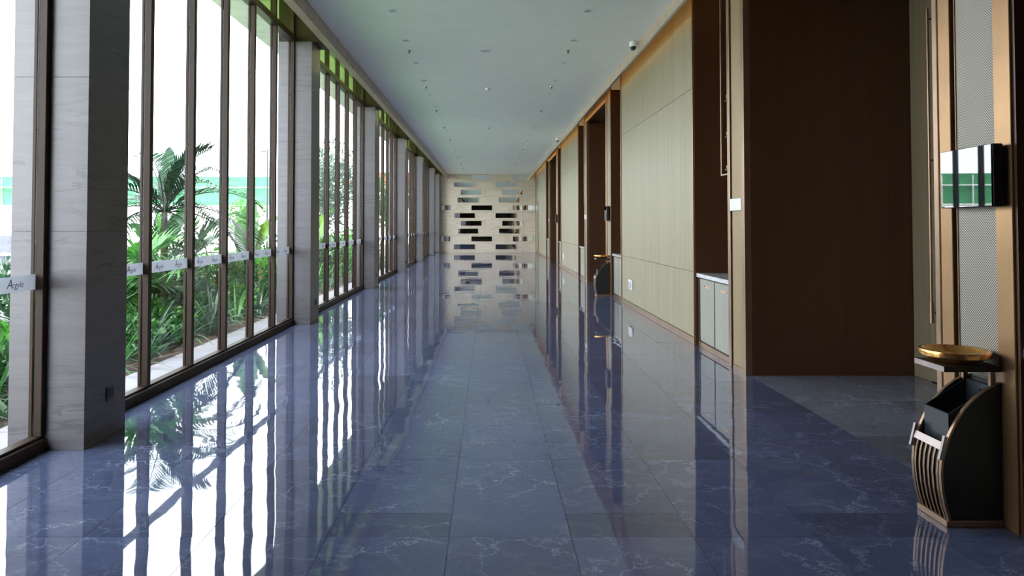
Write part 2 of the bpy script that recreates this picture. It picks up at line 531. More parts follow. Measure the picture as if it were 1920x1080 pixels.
# mirror rows: height of the centre, then the spans across the wall (metres)
rows = [(4.3, [(-1.01, 0.16), (1.36, 2.54)]),
        (3.881, [(-2.02, -0.82), (0.37, 1.55)]),
        (3.445, [(-1.62, -0.43), (0.75, 1.94)]),
        (2.998, [(-1.82, -0.63), (0.55, 1.75)]),
        (2.55, [(-2.73, -2.23), (-1.01, 0.16), (1.36, 2.61)]),
        (2.103, [(-2.0, -0.82), (0.37, 1.55)]),
        (1.661, [(-1.62, -0.43), (0.76, 1.94)]),
        (1.213, [(-1.77, -0.63), (0.57, 1.75)]),
        (0.766, [(-2.73, -2.23), (-1.01, 0.16), (1.36, 2.61)]),
        (0.313, [(-2.02, -0.82), (0.37, 1.55)])]
SIDE = {2: ['window-side', 'panel-side'], 3: ['short window-side', 'middle', 'panel-side']}
for i, (zc, spans) in enumerate(rows):
    for j, (x0, x1) in enumerate(spans):
        g = root('mirror', ((x0 + x1) / 2, YE, zc - 0.14), f'{SIDE[len(spans)][j]} slim mirror in the {NTH[i]} row from the ceiling on the end wall', 'mirror', 'slim mirrors on the end wall')
        fr = MB()
        for (p, q, u, v) in ((x0 - 0.025, x1 + 0.025, zc + 0.14, zc + 0.165), (x0 - 0.025, x1 + 0.025, zc - 0.165, zc - 0.14), (x0 - 0.025, x0, zc - 0.14, zc + 0.14), (x1, x1 + 0.025, zc - 0.14, zc + 0.14)):
            fr.box(p, q, YE - 0.03, YE - 0.001, u, v)
        obj('frame', fr, 'travertine', g)
        mg = MB().box(-(x1 - x0) / 2, (x1 - x0) / 2, -0.004, 0.004, -0.14, 0.14)
        mo = bpy.data.objects.new('mirror_glass', mg.mesh('mirror_glass', 'mirror')); COL.objects.link(mo); mo.parent = g
        mo.location = (0, -0.012, 0.14)
        mo.rotation_euler = (random.uniform(-0.006, 0.006), 0, random.uniform(-0.006, 0.006))

# ------------------------------------------------------------------ stone columns on the window side
def column(y0, y1, label):
    g = root('column', ((COLX0 + COLX1) / 2, (y0 + y1) / 2, 0), label, 'column', 'stone columns between the windows', 'structure')
    for a, b in ((0, 0.43), (0.43, 1.515), (1.515, 2.60), (2.60, 3.685), (3.685, 4.47)):
        obj('stone_slab', MB().cbox(COLX0, COLX1, y0, y1, a + 0.0004, b - 0.0004, 0.0014), 'stone', g)
    obj('core', MB().box(COLX0 + 0.006, COLX1 - 0.006, y0 + 0.006, y1 - 0.006, 0.0, 4.471), 'grout', g)  # hidden filler, added to stop light leaking through the slab joints
    obj('upper_casing', MB().box(COLX0, -2.477, y0 + 0.01, y1 - 0.01, 4.472, ROOF - 0.004), 'frame', g)
    return g
cols = []
for k in range(0, 6):
    y0 = COL0 + BAY * k
    nm = f'{NTH[k]} veined grey stone column from the camera between windows'
    column(y0, y0 + COL_D, nm); cols.append(y0)
column(41.2, YE - 0.004, 'veined stone pilaster in the corner against the end wall'); cols.append(41.2)

def socket_col(y, label):
    g = root('wall_socket', (COLX1, y, 0.266), label, 'socket', 'charcoal sockets on the stone columns')
    obj('plate', MB().cbox(COLX1 + 0.0005, COLX1 + 0.010, y - 0.05, y + 0.05, 0.266, 0.366, 0.003), 'socket', g)
    obj('insert', MB().cbox(COLX1 + 0.010, COLX1 + 0.013, y - 0.034, y + 0.034, 0.282, 0.35, 0.001), 'black', g)
for k, y0 in enumerate(cols[0:6]):
    socket_col(y0 + 0.335, f'small charcoal socket low on the {NTH[k]} stone column from the camera')

# ------------------------------------------------------------------ lettering mesh for the film bands
def text_mesh(body, size, shear):
    cu = bpy.data.curves.new('lettering', 'FONT'); cu.body = body; cu.size = size; cu.shear = shear; cu.resolution_u = 2
    o = bpy.data.objects.new('lettering_source', cu); COL.objects.link(o)
    dg = bpy.context.evaluated_depsgraph_get(); me = bpy.data.meshes.new_from_object(o.evaluated_get(dg))
    v = [tuple(p.co) for p in me.vertices]; f = [tuple(p.vertices) for p in me.polygons]
    bpy.data.objects.remove(o); bpy.data.curves.remove(cu); bpy.data.meshes.remove(me)
    return v, f
va, fa = text_mesh('A', 0.088, 0.25)
vb, fb = text_mesh('rgyle', 0.062, 0.25)
wA = max(p[0] for p in va)
lv = [(x, y) for x, y, _ in va] + [(x * 0.95 + wA * 0.93, y) for x, y, _ in vb]
lf = list(fa) + [tuple(i + len(va) for i in f) for f in fb]
lw_ = max(p[0] for p in lv)
# ------------------------------------------------------------------ windows
XG = -3.14
ZB0, ZB1 = 1.115, 1.220
let_me = bpy.data.meshes.new('lettering')
let_me.from_pydata([(0.0, x - lw_ / 2, y) for x, y in lv], [], lf); let_me.materials.append(M['ink'])
pane_cache = {}
def window(n, y0, y1, panes, label):
    g = root(f'window_{n}', (XG, (y0 + y1) / 2, 0), label, 'window', kind='structure')
    p = (y1 - y0) / panes
    fr = MB()
    fr.cbox(-3.19, -3.065, y0, y1, 0.0, 0.085, 0.006)
    fr.cbox(-3.17, -3.09, y0, y1, 0.085, 0.105, 0.004)
    obj('sill_rail', fr, 'frame', g)
    obj('transom_bar', MB().cbox(-3.19, -3.06, y0, y1, 4.46, 4.56, 0.006), 'dark_frame', g)
    obj('head_rail', MB().cbox(-3.19, -3.09, y0, y1, 5.12, ROOF - 0.002, 0.004), 'frame', g)
    for i in range(panes + 1):
        yc = y0 + p * i
        a, b = (yc - 0.031, yc + 0.031) if 0 < i < panes else ((yc, yc + 0.05) if i == 0 else (yc - 0.05, yc))
        m = MB().cbox(-3.133, -3.078, a, b, 0.105, 4.46, 0.004).cbox(-3.172, -3.147, a + 0.004, b - 0.004, 0.105, 4.46, 0.003)
        m.box(-3.146, -3.134, a + 0.022, b - 0.022, 0.105, 4.46)
        m.box(-3.17, -3.09, a, b, 4.56, 5.12)
        obj('mullion', m, 'frame', g)
    for i in range(panes):
        a = y0 + p * i + (0.024 if i else 0.045); b = y0 + p * (i + 1) - (0.024 if i < panes - 1 else 0.045)
        pn = obj('pane', MB().box(XG - 0.004, XG + 0.004, a, b, 0.10, 4.465), 'glass', g)
        obj('film_band', MB().box(XG + 0.0045, XG + 0.0055, a + 0.002, b - 0.002, ZB0, ZB1), 'film', pn)
        for q in (0.30, 0.76):
            inst('lettering', let_me, pn, (XG + 0.0068, a + (b - a) * q, ZB0 + 0.028))
        obj('transom_pane', MB().box(XG - 0.004, XG + 0.004, y0 + p * i + 0.03, y0 + p * (i + 1) - 0.03, 4.555, 5.125), 'green_glass', g)
window(1, 3.12, COL0, 2, 'nearest tall bronze-framed window bay with one pane in view')
for k in range(len(cols) - 1):
    window(k + 2, cols[k] + COL_D, cols[k + 1], 6 if k < len(cols) - 2 else 4, f'tall bronze-framed window bay beyond the {NTH[k]} stone column from the camera')

# ------------------------------------------------------------------ right wall: panelling, niches, piers, recesses
XN = 3.25                       # back of the cabinet niches
XD = 4.40                       # door plane
PAN_T = 0.03
where = {-1: 'beside the camera', 0: 'nearest the camera', 1: 'in the middle of the hall', 2: 'farthest along the hall'}

def panelling(y0, y1, ycuts, label):
    g = root('wall_right', (XR, (y0 + y1) / 2, 0), label, 'wall', kind='structure')
    obj('backing', MB().box(XR + PAN_T, XR + 0.3, y0 + 0.004, y1 - 0.004, 0, 4.86), 'dark_frame', g)
    zc = [0.10, 0.95, 3.36, 4.855]
    ys = [y0 + 0.045] + ycuts + [y1 - 0.045]
    for a, b in zip(ys, ys[1:]):
        for u, v in zip(zc, zc[1:]):
            obj('panel', MB().cbox(XR, XR + PAN_T, a + 0.003, b - 0.003, u + 0.002, v - 0.002, 0.0015), 'wood', g)
    for a in (y0, y1 - 0.043):
        obj('edge_trim', MB().cbox(XR - 0.018, XR + PAN_T, a, a + 0.043, 0, 4.855, 0.003), 'bronze', g)
    bb = st('baseboard_right', MB().cbox(XR - 0.012, XR + 0.02, y0 + 0.045, y1 - 0.045, 0.0, 0.098, 0.003), 'bronze', None, 'bronze skirting under ' + label, 'baseboard')
    return g

def niche(y0, y1, label):
    g = root('wall_niche', (XN, (y0 + y1) / 2, 0), label, 'wall', kind='structure')
    obj('back_panel', MB().box(XN, XN + 0.05, y0, y1, 0, 4.53), 'brown', g)
    obj('side_panel', MB().box(XR + 0.001, XN, y0 - 0.0, y0 + 0.02, 0, 4.53), 'brown', g)
    obj('side_panel', MB().box(XR + 0.001, XN, y1 - 0.02, y1, 0, 4.53), 'brown', g)
    obj('white_upstand', MB().box(XR + 0.02, XN, y1 - 0.02, y1, 4.531, 4.859).box(XN, XN + 0.05, y0, y1, 4.531, 4.859), 'ceiling', g)
    return g

def cabinet(y0, y1, label):
    y0 += 0.022; y1 -= 0.022
    g = root('cabinet', (3.0, (y0 + y1) / 2, 0), label, 'cabinet', 'pale cabinets in the wall niches')
    xf = 2.712
    obj('body', MB().box(xf + 0.02, XN - 0.002, y0, y1, 0.0, 0.888), 'dark_frame', g)
    obj('bottom_rail', MB().cbox(xf - 0.004, xf + 0.02, y0, y1, 0.0, 0.07, 0.002), 'bronze', g)
    for a, b in ((y0, y0 + 0.045), (y1 - 0.075, y1)):
        obj('side_frame', MB().cbox(xf - 0.004, xf + 0.02, a, b, 0.07, 0.886, 0.002), 'frame', g)
    ym = (y0 + y1) / 2 - 0.01
    for a, b in ((y0 + 0.047, ym - 0.02), (ym + 0.02, y1 - 0.077)):
        d = obj('door', MB().cbox(xf, xf + 0.02, a, b, 0.085, 0.872, 0.002), 'cabinet', g)
        c = (a + b) / 2
        obj('pull', MB().cbox(xf - 0.006, xf, c - 0.16, c + 0.06, 0.775, 0.80, 0.002), 'peach', d)
        obj('lock', MB().tube([(xf - 0.004, c + 0.09, 0.79), (xf + 0.002, c + 0.09, 0.79)], 0.018, 12), 'steel', d)
        obj('keyhole', MB().tube([(xf - 0.006, c + 0.09, 0.79), (xf - 0.003, c + 0.09, 0.79)], 0.010, 10), 'black', d)
    obj('countertop', MB().cbox(2.685, XN - 0.002, y0, y1, 0.89, 0.94, 0.004), 'counter', g)
    return g

def pier(y0, y1, label, near):
    """near: bronze | mesh | groove | bronze counted from the camera; far pier: slim bronze | gold mesh | bronze"""
    g = root('wall_pier', (XR, (y0 + y1) / 2, 0), label, 'pier', 'bronze piers beside the door recesses', 'structure')
    core0, core1 = y0 + 0.003, y1 - 0.003
    obj('core', MB().box(XR + 0.03, XD + 0.02, core0 + 0.02, core1 - 0.02, 0, 4.855), 'dark_frame', g)
    if near:
        obj('bronze_strip', MB().cbox(XR - 0.012, XR + 0.03, y0, y0 + 0.125, 0, 4.855, 0.003), 'gold', g)
        obj('perforated_panel', MB().box(XR, XR + 0.03, y0 + 0.127, y0 + 0.444, 0, 4.855), 'mesh', g)
        obj('shadow_groove', MB().box(XR + 0.012, XR + 0.03, y0 + 0.446, y0 + 0.482, 0, 4.855), 'dark_frame', g)
        obj('bronze_bead', MB().cbox(XR - 0.006, XR + 0.03, y0 + 0.444, y0 + 0.452, 0, 4.855, 0.002), 'bronze', g)
        obj('bronze_strip', MB().cbox(XR - 0.012, XR + 0.03, y0 + 0.484, y1 - 0.05, 0, 4.855, 0.003), 'gold', g)
        obj('corner_trim', MB().cbox(XR - 0.018, XR + 0.08, y1 - 0.047, y1, 0, 4.855, 0.003), 'bronze', g)
    else:
        obj('corner_trim', MB().cbox(XR - 0.014, XR + 0.06, y0, y0 + 0.085, 0, 4.855, 0.003), 'bronze', g)
        obj('perforated_panel', MB().box(XR, XR + 0.03, y0 + 0.087, y0 + 0.41, 0.05, 4.855), 'mesh_gold', g)
        obj('kick_strip', MB().box(XR - 0.006, XR + 0.03, y0 + 0.087, y0 + 0.41, 0, 0.048), 'bronze', g)
        obj('shadow_groove', MB().box(XR + 0.01, XR + 0.03, y0 + 0.412, y0 + 0.452, 0, 4.855), 'dark_frame', g)
        obj('corner_trim', MB().cbox(XR - 0.012, XR + 0.05, y0 + 0.455, y1, 0, 4.855, 0.003), 'bronze', g)
    return g

def recess(k, y0, y1):
    lab = where[k]
    g = root('wall_recess', (XD, (y0 + y1) / 2, 0), f'dark brown lining of the deep door recess {lab}', 'wall', kind='structure')
    obj('side_lining', MB().box(XR + 0.062, XD, y1 - 0.004, y1 + 0.018, 0, 4.37), 'brown', g)
    obj('side_lining', MB().box(XR + 0.085, XD, y0 - 0.018, y0 + 0.004, 0, 4.37), 'brown', g)
    obj('soffit', MB().box(XR + 0.062, XD, y0, y1, 4.372, 4.42), 'brown', g)
    obj('upper_panel', MB().box(XR + 0.062, XR + 0.1, y0, y1, 4.42, 4.858), 'dark_frame', g)
    obj('head_trim', MB().cbox(XR - 0.014, XR + 0.06, y0, y1, 4.372, 4.46, 0.003).cbox(XR, XR + 0.06, y0, y1, 4.462, 4.855, 0.003), 'bronze', g)
    # threshold tiles
    n = 3; w = (XD - 2.707) / 2; d = (y1 - y0) / n
    if k >= 0:
        for i in range(2):
            for j in range(n):
                tile(2.707 + w * i, 2.707 + w * (i + 1), y0 + d * j, y0 + d * (j + 1), 'marble_dark')
    dn = {-1: 1, 0: 2, 1: 3, 2: 4}[k]
    dr = root(f'door_{dn}', (XD, (y0 + y1) / 2, 0), f'olive brown double doors at the back of the recess {lab}', 'door', kind='structure')
    obj('frame', MB().box(XD + 0.03, XD + 0.12, y0, y1, 0, 4.37), 'door_wood', dr)
    ym = (y0 + y1) / 2
    for a, b in ((y0 + 0.30, ym - 0.003), (ym + 0.003, y1 - 0.30)):
        lf_ = obj('leaf', MB().cbox(XD + 0.0, XD + 0.03, a, b, 0.01, 3.9, 0.003), 'door_wood', dr)
        hy = b - 0.12 if a > ym - 0.5 else a + 0.12
        hb = MB().tube([(XD - 0.06, hy, 0.62), (XD - 0.06, hy, 3.7)], 0.014, 10)
        hb.tube([(XD - 0.06, hy, 0.60), (XD - 0.06, hy, 0.80)], 0.022, 10)
        for z in (0.7, 2.2, 3.6): hb.tube([(XD - 0.06, hy, z), (XD + 0.001, hy, z)], 0.010, 8)
        obj('pull_handle', hb, 'bronze', lf_)
    for a, b in ((y0 + 0.003, y0 + 0.297), (y1 - 0.297, y1 - 0.003)):
        obj('side_leaf', MB().cbox(XD + 0.004, XD + 0.03, a, b, 0.0, 4.37, 0.003), 'door_wood', dr)

def tv(y0, label):
    g = root('display_screen', (XR - 0.022, y0 + 0.25, 1.655), label, 'screen', 'wall displays on the bronze piers')
    a, b = y0 + 0.02, y0 + 0.49
    obj('housing', MB().cbox(XR - 0.078, XR - 0.022, a, b, 1.655, 1.98, 0.006), 'black', g)
    obj('screen_glass', MB().cbox(XR - 0.083, XR - 0.0785, a + 0.003, b - 0.003, 1.658, 1.977, 0.0015), 'screen', g)
    g.rotation_euler = (0, 0, R(-3.5))
    obj('wall_bracket', MB().box(XR - 0.0215, XR - 0.0125, a + 0.12, b - 0.12, 1.72, 1.92), 'black', g)

def plaque(y, label):
    g = root('wall_plaque', (XR, y, 1.715), label, 'plaque', 'steel plaques on the far piers')
    obj('plate', MB().cbox(XR - 0.022, XR - 0.013, y - 0.17, y + 0.17, 1.715, 1.847, 0.003), 'steel', g)
    obj('backing', MB().box(XR - 0.0125, XR - 0.0005, y - 0.11, y + 0.11, 1.73, 1.83), 'dark_frame', g)

def socket_panel(y, label):
    g = root('wall_socket', (XR, y, 0.36), label, 'socket', 'pale socket plates low on the panelling')
    obj('plate', MB().cbox(XR - 0.030, XR - 0.0005, y - 0.16, y + 0.16, 0.35, 0.53, 0.006), 'white', g)
    for d in (-0.075, 0.075):
        obj('socket_face', MB().cbox(XR - 0.033, XR - 0.030, y + d - 0.06, y + d + 0.06, 0.375, 0.505, 0.001), 'steel', g)

def rack(y, label):
    g = root('hanging_rack', (2.74, y + 0.17, 2.13), label, 'rack', 'slim bronze racks hanging in the niches')
    obj('post', MB().cbox(2.70, 2.722, y + 0.33, y + 0.352, 2.13, 4.85, 0.002), 'bronze', g)
    obj('bottom_bar', MB().cbox(2.70, 2.722, y + 0.022, y + 0.329, 2.13, 2.148, 0.002), 'bronze', g)
    for z in (2.20, 2.58, 3.00):
        obj('bracket', MB().cbox(2.690, 2.72, y + 0.022, y + 0.118, z, z + 0.035, 0.002), 'gold', g)
        obj('shelf_lip', MB().cbox(2.741, 2.95, y + 0.12, y + 0.33, z - 0.01, z + 0.012, 0.002), 'dark_frame', g)

for k in (-1, 0, 1, 2):
    o = PER * k
    w_ = where[k]
    pier(3.70 + o, 4.34 + o, f'bronze and perforated metal pier with display on the camera side of the recess {w_}', True)
    recess(k, 4.34 + o, 7.583 + o)
    pier(7.583 + o, 8.12 + o, f'narrow gold mesh pier on the far side of the recess {w_}', False)
    niche(8.12 + o, 9.474 + o, f'dark brown cabinet niche beyond the recess {w_}')
    cabinet(8.12 + o, 9.474 + o, f'pale cabinet with grey counter just beyond the recess {w_}')
    yend = YE if k == 2 else 14.69 + o
    cuts = [10.51 + o, 12.55 + o] + ([38.9] if k == 2 else [])
    panelling(9.474 + o, yend, cuts, f'pale veneer wall panelling beyond the recess {w_}')
    if k < 2:
        niche(14.69 + o, 15.94 + o, f'dark brown cabinet niche between pale panelling and the recess {where[k + 1]}')
        cabinet(14.69 + o, 15.94 + o, f'pale cabinet with grey counter just before the recess {where[k + 1]}')
    if k >= 0:
        tv(3.70 + o, f'black glossy landscape display on the pier by the recess {w_}')
        plaque(7.84 + o, f'small brushed steel plaque on the pier beyond the recess {w_}')
        rack(8.12 + o, f'slim bronze rack hanging in the niche beyond the recess {w_}')
        if k < 2: socket_panel(13.7 + o, f'pale socket plate on the panelling beyond the recess {w_}')
st('wall_right_back', MB().box(XR, XR + 0.3, YB, -8.54, 0, 4.86), 'brown', None, 'plain dark stretch of wall far behind the camera', 'wall')
st('trim_door_gap', MB().cbox(XR - 0.014, XR - 0.0005, 39.5, 39.62, 0.1, 2.85, 0.002), 'dark_frame', None, 'dark strip standing in for a concealed door gap near the end wall', 'trim')  # raised dark strip stands in for the edge gap of a concealed door

# ------------------------------------------------------------------ litter bin with shelf, and the bowl on it
def make_bin(label):
    XB0, XB1, Y0, Y1 = 2.36, 2.655, 3.793, 4.056
    g = root('litter_bin', ((XB0 + XB1) / 2, (Y0 + Y1) / 2, 0), label, 'bin', 'litter bins with shelves beside the piers')
    curve = [(2.372, 0.035), (2.352, 0.10), (2.338, 0.18), (2.332, 0.27), (2.338, 0.34), (2.355, 0.405), (2.378, 0.47), (2.410, 0.537), (2.455, 0.605), (2.51, 0.662), (2.565, 0.703), (2.615, 0.73), (2.652, 0.742)]
    inner = [(x + 0.014, z) for x, z in curve]
    side = inner + [(2.652, 0.035)]
    for a in (Y0 + 0.008, Y1 - 0.020):
        obj('side_panel', MB().prism(side, 'y', a, a + 0.012), 'black', g)
    obj('back_panel', MB().box(2.64, 2.652, Y0 + 0.0205, Y1 - 0.0205, 0.035, 0.735), 'black', g)
    obj('base', MB().cbox(XB0, XB1, Y0, Y1, 0.0, 0.034, 0.003), 'bronze', g)
    def strip(a, b, pts, th=0.013):
        out = [(x, z) for x, z in pts] + [(x + th, z + 0.002) for x, z in reversed(pts)]
        return MB().prism(out, 'y', a, b)
    for a in (Y0, Y1 - 0.020):
        obj('edge_strip', strip(a, a + 0.020, curve), 'bronze', g)
    low = [p for p in curve if p[1] < 0.41]
    n = 6; w = 0.014
    for i in range(n):
        c = Y0 + 0.035 + (Y1 - Y0 - 0.07) * i / (n - 1)
        obj('slat', strip(c - w / 2, c + w / 2, low, 0.010), 'bronze', g)
    obj('slat_backing', MB().prism([(x + 0.03, z) for x, z in low] + [(x + 0.036, z) for x, z in reversed(low)], 'y', Y0 + 0.021, Y1 - 0.021), 'black', g)
    obj('handle', MB().prism([(2.337, 0.395), (2.352, 0.432), (2.364, 0.428), (2.350, 0.392)], 'y', Y0 + 0.012, Y1 - 0.012).prism([(2.322, 0.350), (2.352, 0.47), (2.368, 0.466), (2.340, 0.346)], 'y', Y0 - 0.006, Y0 + 0.0118).prism([(2.322, 0.350), (2.352, 0.47), (2.368, 0.466), (2.340, 0.346)], 'y', Y1 - 0.0118, Y1 + 0.006), 'bin_metal', g)
    # open liner
    la, lb = Y0 + 0.026, Y1 - 0.026
    ln = MB()
    fx, bx, zf, zb, t_ = 2.392, 2.625, 0.575, 0.722, 0.006
    ln.prism([(fx, 0.10), (fx + t_, 0.10), (fx + t_, zf + 0.004), (fx, zf)], 'y', la, lb)
    ln.prism([(bx - t_, 0.10), (bx, 0.10), (bx, zb), (bx - t_, zb - 0.004)], 'y', la, lb)
    for a in (la, lb - t_):
        ln.prism([(fx, 0.10), (bx, 0.10), (bx, zb), (fx, zf)], 'y', a, a + t_)
    ln.box(fx, bx, la, lb, 0.09, 0.10)
    l_ = obj('liner', ln, 'black_steel', g)
    obj('rivet', MB().tube([(2.613, 3.90, 0.685), (2.619, 3.90, 0.685)], 0.006, 10), 'chrome', l_)
    sh = obj('shelf', MB().cbox(XB0, XB1, Y0, Y1, 0.797, 0.827, 0.002), 'frame', g)
    obj('edge_band', MB().box(XB0 - 0.003, XB0, Y0 + 0.001, Y1 - 0.001, 0.798, 0.826), 'bin_metal', sh)
    for a in (Y0 + 0.01, Y1 - 0.035):
        obj('bracket', MB().cbox(2.605, 2.632, a, a + 0.022, 0.715, 0.797, 0.002), 'bronze', g)
    return g
def make_bowl(label):
    c = (2.497, 3.925, 0.8275)
    g = root('bowl', c, label, 'bowl', 'bronze bowls on the bin shelves')
    prof = [(0.0, 0.0), (0.098, 0.0), (0.112, 0.006), (0.128, 0.018), (0.143, 0.030), (0.150, 0.033), (0.163, 0.034), (0.168, 0.038), (0.171, 0.058), (0.167, 0.067), (0.158, 0.070), (0.150, 0.068), (0.145, 0.060), (0.130, 0.036), (0.108, 0.020), (0.0, 0.012)]
    obj('dish', MB().lathe(prof[:6] + prof[11:], c, 48), 'copper', g, True)
    obj('rim', MB().lathe(prof[5:12] + [prof[5]], c, 48), 'copper', g, True)
    return g
b0 = make_bin('black litter bin with curved bronze slats and shelf beside the nearest pier')
w0 = make_bowl('shallow golden bronze bowl on the shelf of the nearest litter bin')
dup(b0, (0, PER, 0), 'distant black litter bin with curved bronze edge beside the middle recess')
dup(w0, (0, PER, 0), 'distant golden bowl on the shelf of the bin by the middle recess')

# ------------------------------------------------------------------ ceiling fittings
def lathe_thing(name, parts, loc, label, cat, group):
    g = root(name, loc, label, cat, group)
    for pn, prof, mat in parts:
        obj(pn, MB().lathe(prof, loc, 20), mat, g, True)
    return g
def dn_parts():
    return [('trim_ring', [(0.040, -0.0005), (0.055, -0.0005), (0.057, -0.006), (0.050, -0.009), (0.040, -0.008), (0.040, -0.0005)], 'white'),
            ('lens', [(0.0, -0.003), (0.040, -0.003), (0.040, -0.001), (0.0, -0.001)], 'steel')]
for side, x in (('window', -1.31), ('panelled', 1.335)):
    first = None
    for i in range(20):
        y = 9.8 + 1.585 * i
        lab = f'{NTH[i]} small recessed downlight from the camera in the {side}-side ceiling row'
        if first is None:
            first = lathe_thing('downlight', dn_parts(), (x, y, CEIL), lab, 'downlight', 'recessed ceiling downlights')
        else: dup(first, (0, 1.585 * i, 0), lab)
    first = None
    for i in range(9):
        lab = f'{NTH[i]} fire sprinkler head from the camera in the {side}-side ceiling row'
        p = [('escutcheon', [(0.0, -0.0005), (0.036, -0.0005), (0.034, -0.006), (0.012, -0.010), (0.0, -0.010)], 'chrome'),
             ('nozzle', [(0.009, -0.010), (0.009, -0.045), (0.0, -0.045)], 'dark_frame'),
             ('deflector', [(0.0, -0.045), (0.020, -0.047), (0.020, -0.051), (0.0, -0.053)], 'chrome')]
        if first is None: first = lathe_thing('sprinkler_head', p, (x - 0.02, 12.05, CEIL), lab, 'sprinkler', 'ceiling sprinklers')
        else: dup(first, (0, 3.17 * i, 0), lab)
det = [('base', [(0.0, -0.0005), (0.055, -0.0005), (0.055, -0.015), (0.0, -0.015)], 'white'),
       ('sensor_dome', [(0.050, -0.015), (0.046, -0.032), (0.030, -0.046), (0.012, -0.052), (0.0, -0.053)], 'white')]
for i, y in enumerate((15.4, 21.7, 27.9, 37.8)):
    lathe_thing('smoke_detector', det, (-0.03, y, CEIL), f'{NTH[i]} white smoke detector from the camera on the ceiling centre line', 'smoke detector', 'ceiling smoke detectors')
spk = [('rim', [(0.075, -0.0005), (0.092, -0.0005), (0.090, -0.007), (0.075, -0.008), (0.075, -0.0005)], 'white'),
       ('grille', [(0.0, -0.007), (0.075, -0.004), (0.075, -0.001), (0.0, -0.001)], 'steel')]
for i, y in enumerate((12.06, 24.8, 34.5)):
    lathe_thing('ceiling_speaker', spk, (-0.06, y, CEIL), f'{NTH[i]} flat round speaker grille from the camera on the ceiling', 'speaker', 'ceiling speakers')
cm = [('mount', [(0.0, -0.0005), (0.062, -0.0005), (0.064, -0.05), (0.058, -0.075), (0.0, -0.075)], 'white'),
      ('dome', [(0.050, -0.075), (0.046, -0.10), (0.034, -0.12), (0.016, -0.132), (0.0, -0.135)], 'socket')]
for i, y in enumerate((11.5, 24.3)):
    lathe_thing('dome_camera', cm, (2.29, y, CEIL), f'{["nearer", "farther"][i]} white dome camera on the ceiling beside the panelled wall', 'camera', 'ceiling dome cameras')

# ------------------------------------------------------------------ outside ground
GZ = -0.06
st('ground', MB().box(-160, -3.34, -60, 200, -0.5, GZ - 0.06), 'ground', None, 'pale sunlit ground beyond the garden', 'ground')
st('ground_bed', MB().box(-9.5, -3.80, -10, 62, GZ - 0.06, GZ), 'soil', None, 'dark planting soil along the glass', 'ground')
st('lawn', MB().box(-16, -9.5, -10, 62, GZ - 0.059, GZ + 0.01), 'lawn', None, 'bright strip of lawn beyond the planting bed', 'lawn')
pv = root('path', (-3.5, 10, 0), 'pale paving strip outside the windows', 'path', kind='structure')
pm = MB().box(-0.225, 0.225, -0.595, 0.595, -0.08, 0).mesh('paving_slab', 'concrete')
for i in range(42):
    inst('paving_slab', pm, pv, (-3.57, -7 + 1.2 * i, GZ + 0.04))

# ------------------------------------------------------------------ plants
def blade(mb, p0, dirv, length, width, droop, seg=5, fold=0.0, tip=0.1, belly=0.4):
    """arching strap leaf"""
    p = Vector(p0); d = Vector(dirv).normalized()
    side = d.cross(Vector((0, 0, 1)))
    if side.length < 0.05: side = Vector((1, 0, 0))
    side.normalize()
    n = len(mb.v)
    for i in range(seg + 1):
        t_ = i / seg
        w = width * (0.35 + 0.65 * math.sin(math.pi * min(1, (t_ / belly) * 0.5))) if t_ < belly else width * (1 - (t_ - belly) / (1 - belly)) ** 0.8
        w = max(w, width * 0.02)
        mb.v.append(tuple(p - side * w / 2)); mb.v.append(tuple(p + side * w / 2))
        p = p + d * (length / seg)
        d = (d + Vector((0, 0, -droop / seg))).normalized()
    for i in range(seg):
        a = n + 2 * i
        mb.f.append((a, a + 1, a + 3, a + 2))

def rdir(az, el): return Vector((math.cos(az) * math.cos(el), math.sin(az) * math.cos(el), math.sin(el)))

def frond(base, az, el, length, droop, nl, ll, lw):
    mb = MB()
    p = Vector(base); d = rdir(az, el); seg = nl
    pts = []; ds = []
    for i in range(seg + 1):
        pts.append(p.copy()); ds.append(d.copy())
        p = p + d * (length / seg); d = (d + Vector((0, 0, -droop / seg))).normalized()
    mb.tube(pts[::3] + [pts[-1]], [0.016 * (1 - 0.85 * i / (len(pts[::3]))) for i in range(len(pts[::3]) + 1)], 5)
    mb.fix = False
    for i in range(int(seg * 0.16), seg + 1):
        t_ = i / seg
        L = ll * (0.55 + 0.75 * math.sin(math.pi * (0.12 + 0.82 * t_)))
        side = ds[i].cross(Vector((0, 0, 1))).normalized()
        for s_ in (-1, 1):
            dd = (side * s_ * 0.85 + ds[i] * 0.65 + Vector((0, 0, 0.28 + random.uniform(-.08, .08)))).normalized()
            blade(mb, pts[i], dd, L * random.uniform(.9, 1.08), lw, 0.75, 3, belly=0.35)
    return mb

def palm(x, y, h, n, length, label, mat='leaf_mid', el0=1.25, el1=0.2, ll=0.42, droop=1.3, lean=(0, 0)):
    g = root('palm', (x, y, GZ), label, 'palm', 'feathery palms in the garden')
    top = (x + lean[0], y + lean[1], GZ + h)
    tr = MB().tube([(x, y, GZ), (x + lean[0] * .4, y + lean[1] * .4, GZ + h * .5), top], [0.085, 0.07, 0.05], 9)
    obj('trunk', tr, 'bark', g, True)
    for i in range(n):
        az = i * 2.399 + random.uniform(-.2, .2); u = i / max(1, n - 1)
        el = el0 + (el1 - el0) * u
        mt = mat if isinstance(mat, str) else mat[i % len(mat)]
        obj('frond', frond(top, az, el, length * random.uniform(.85, 1.1), droop * random.uniform(.85, 1.2), 30, ll, 0.042), mt, g)
    return g

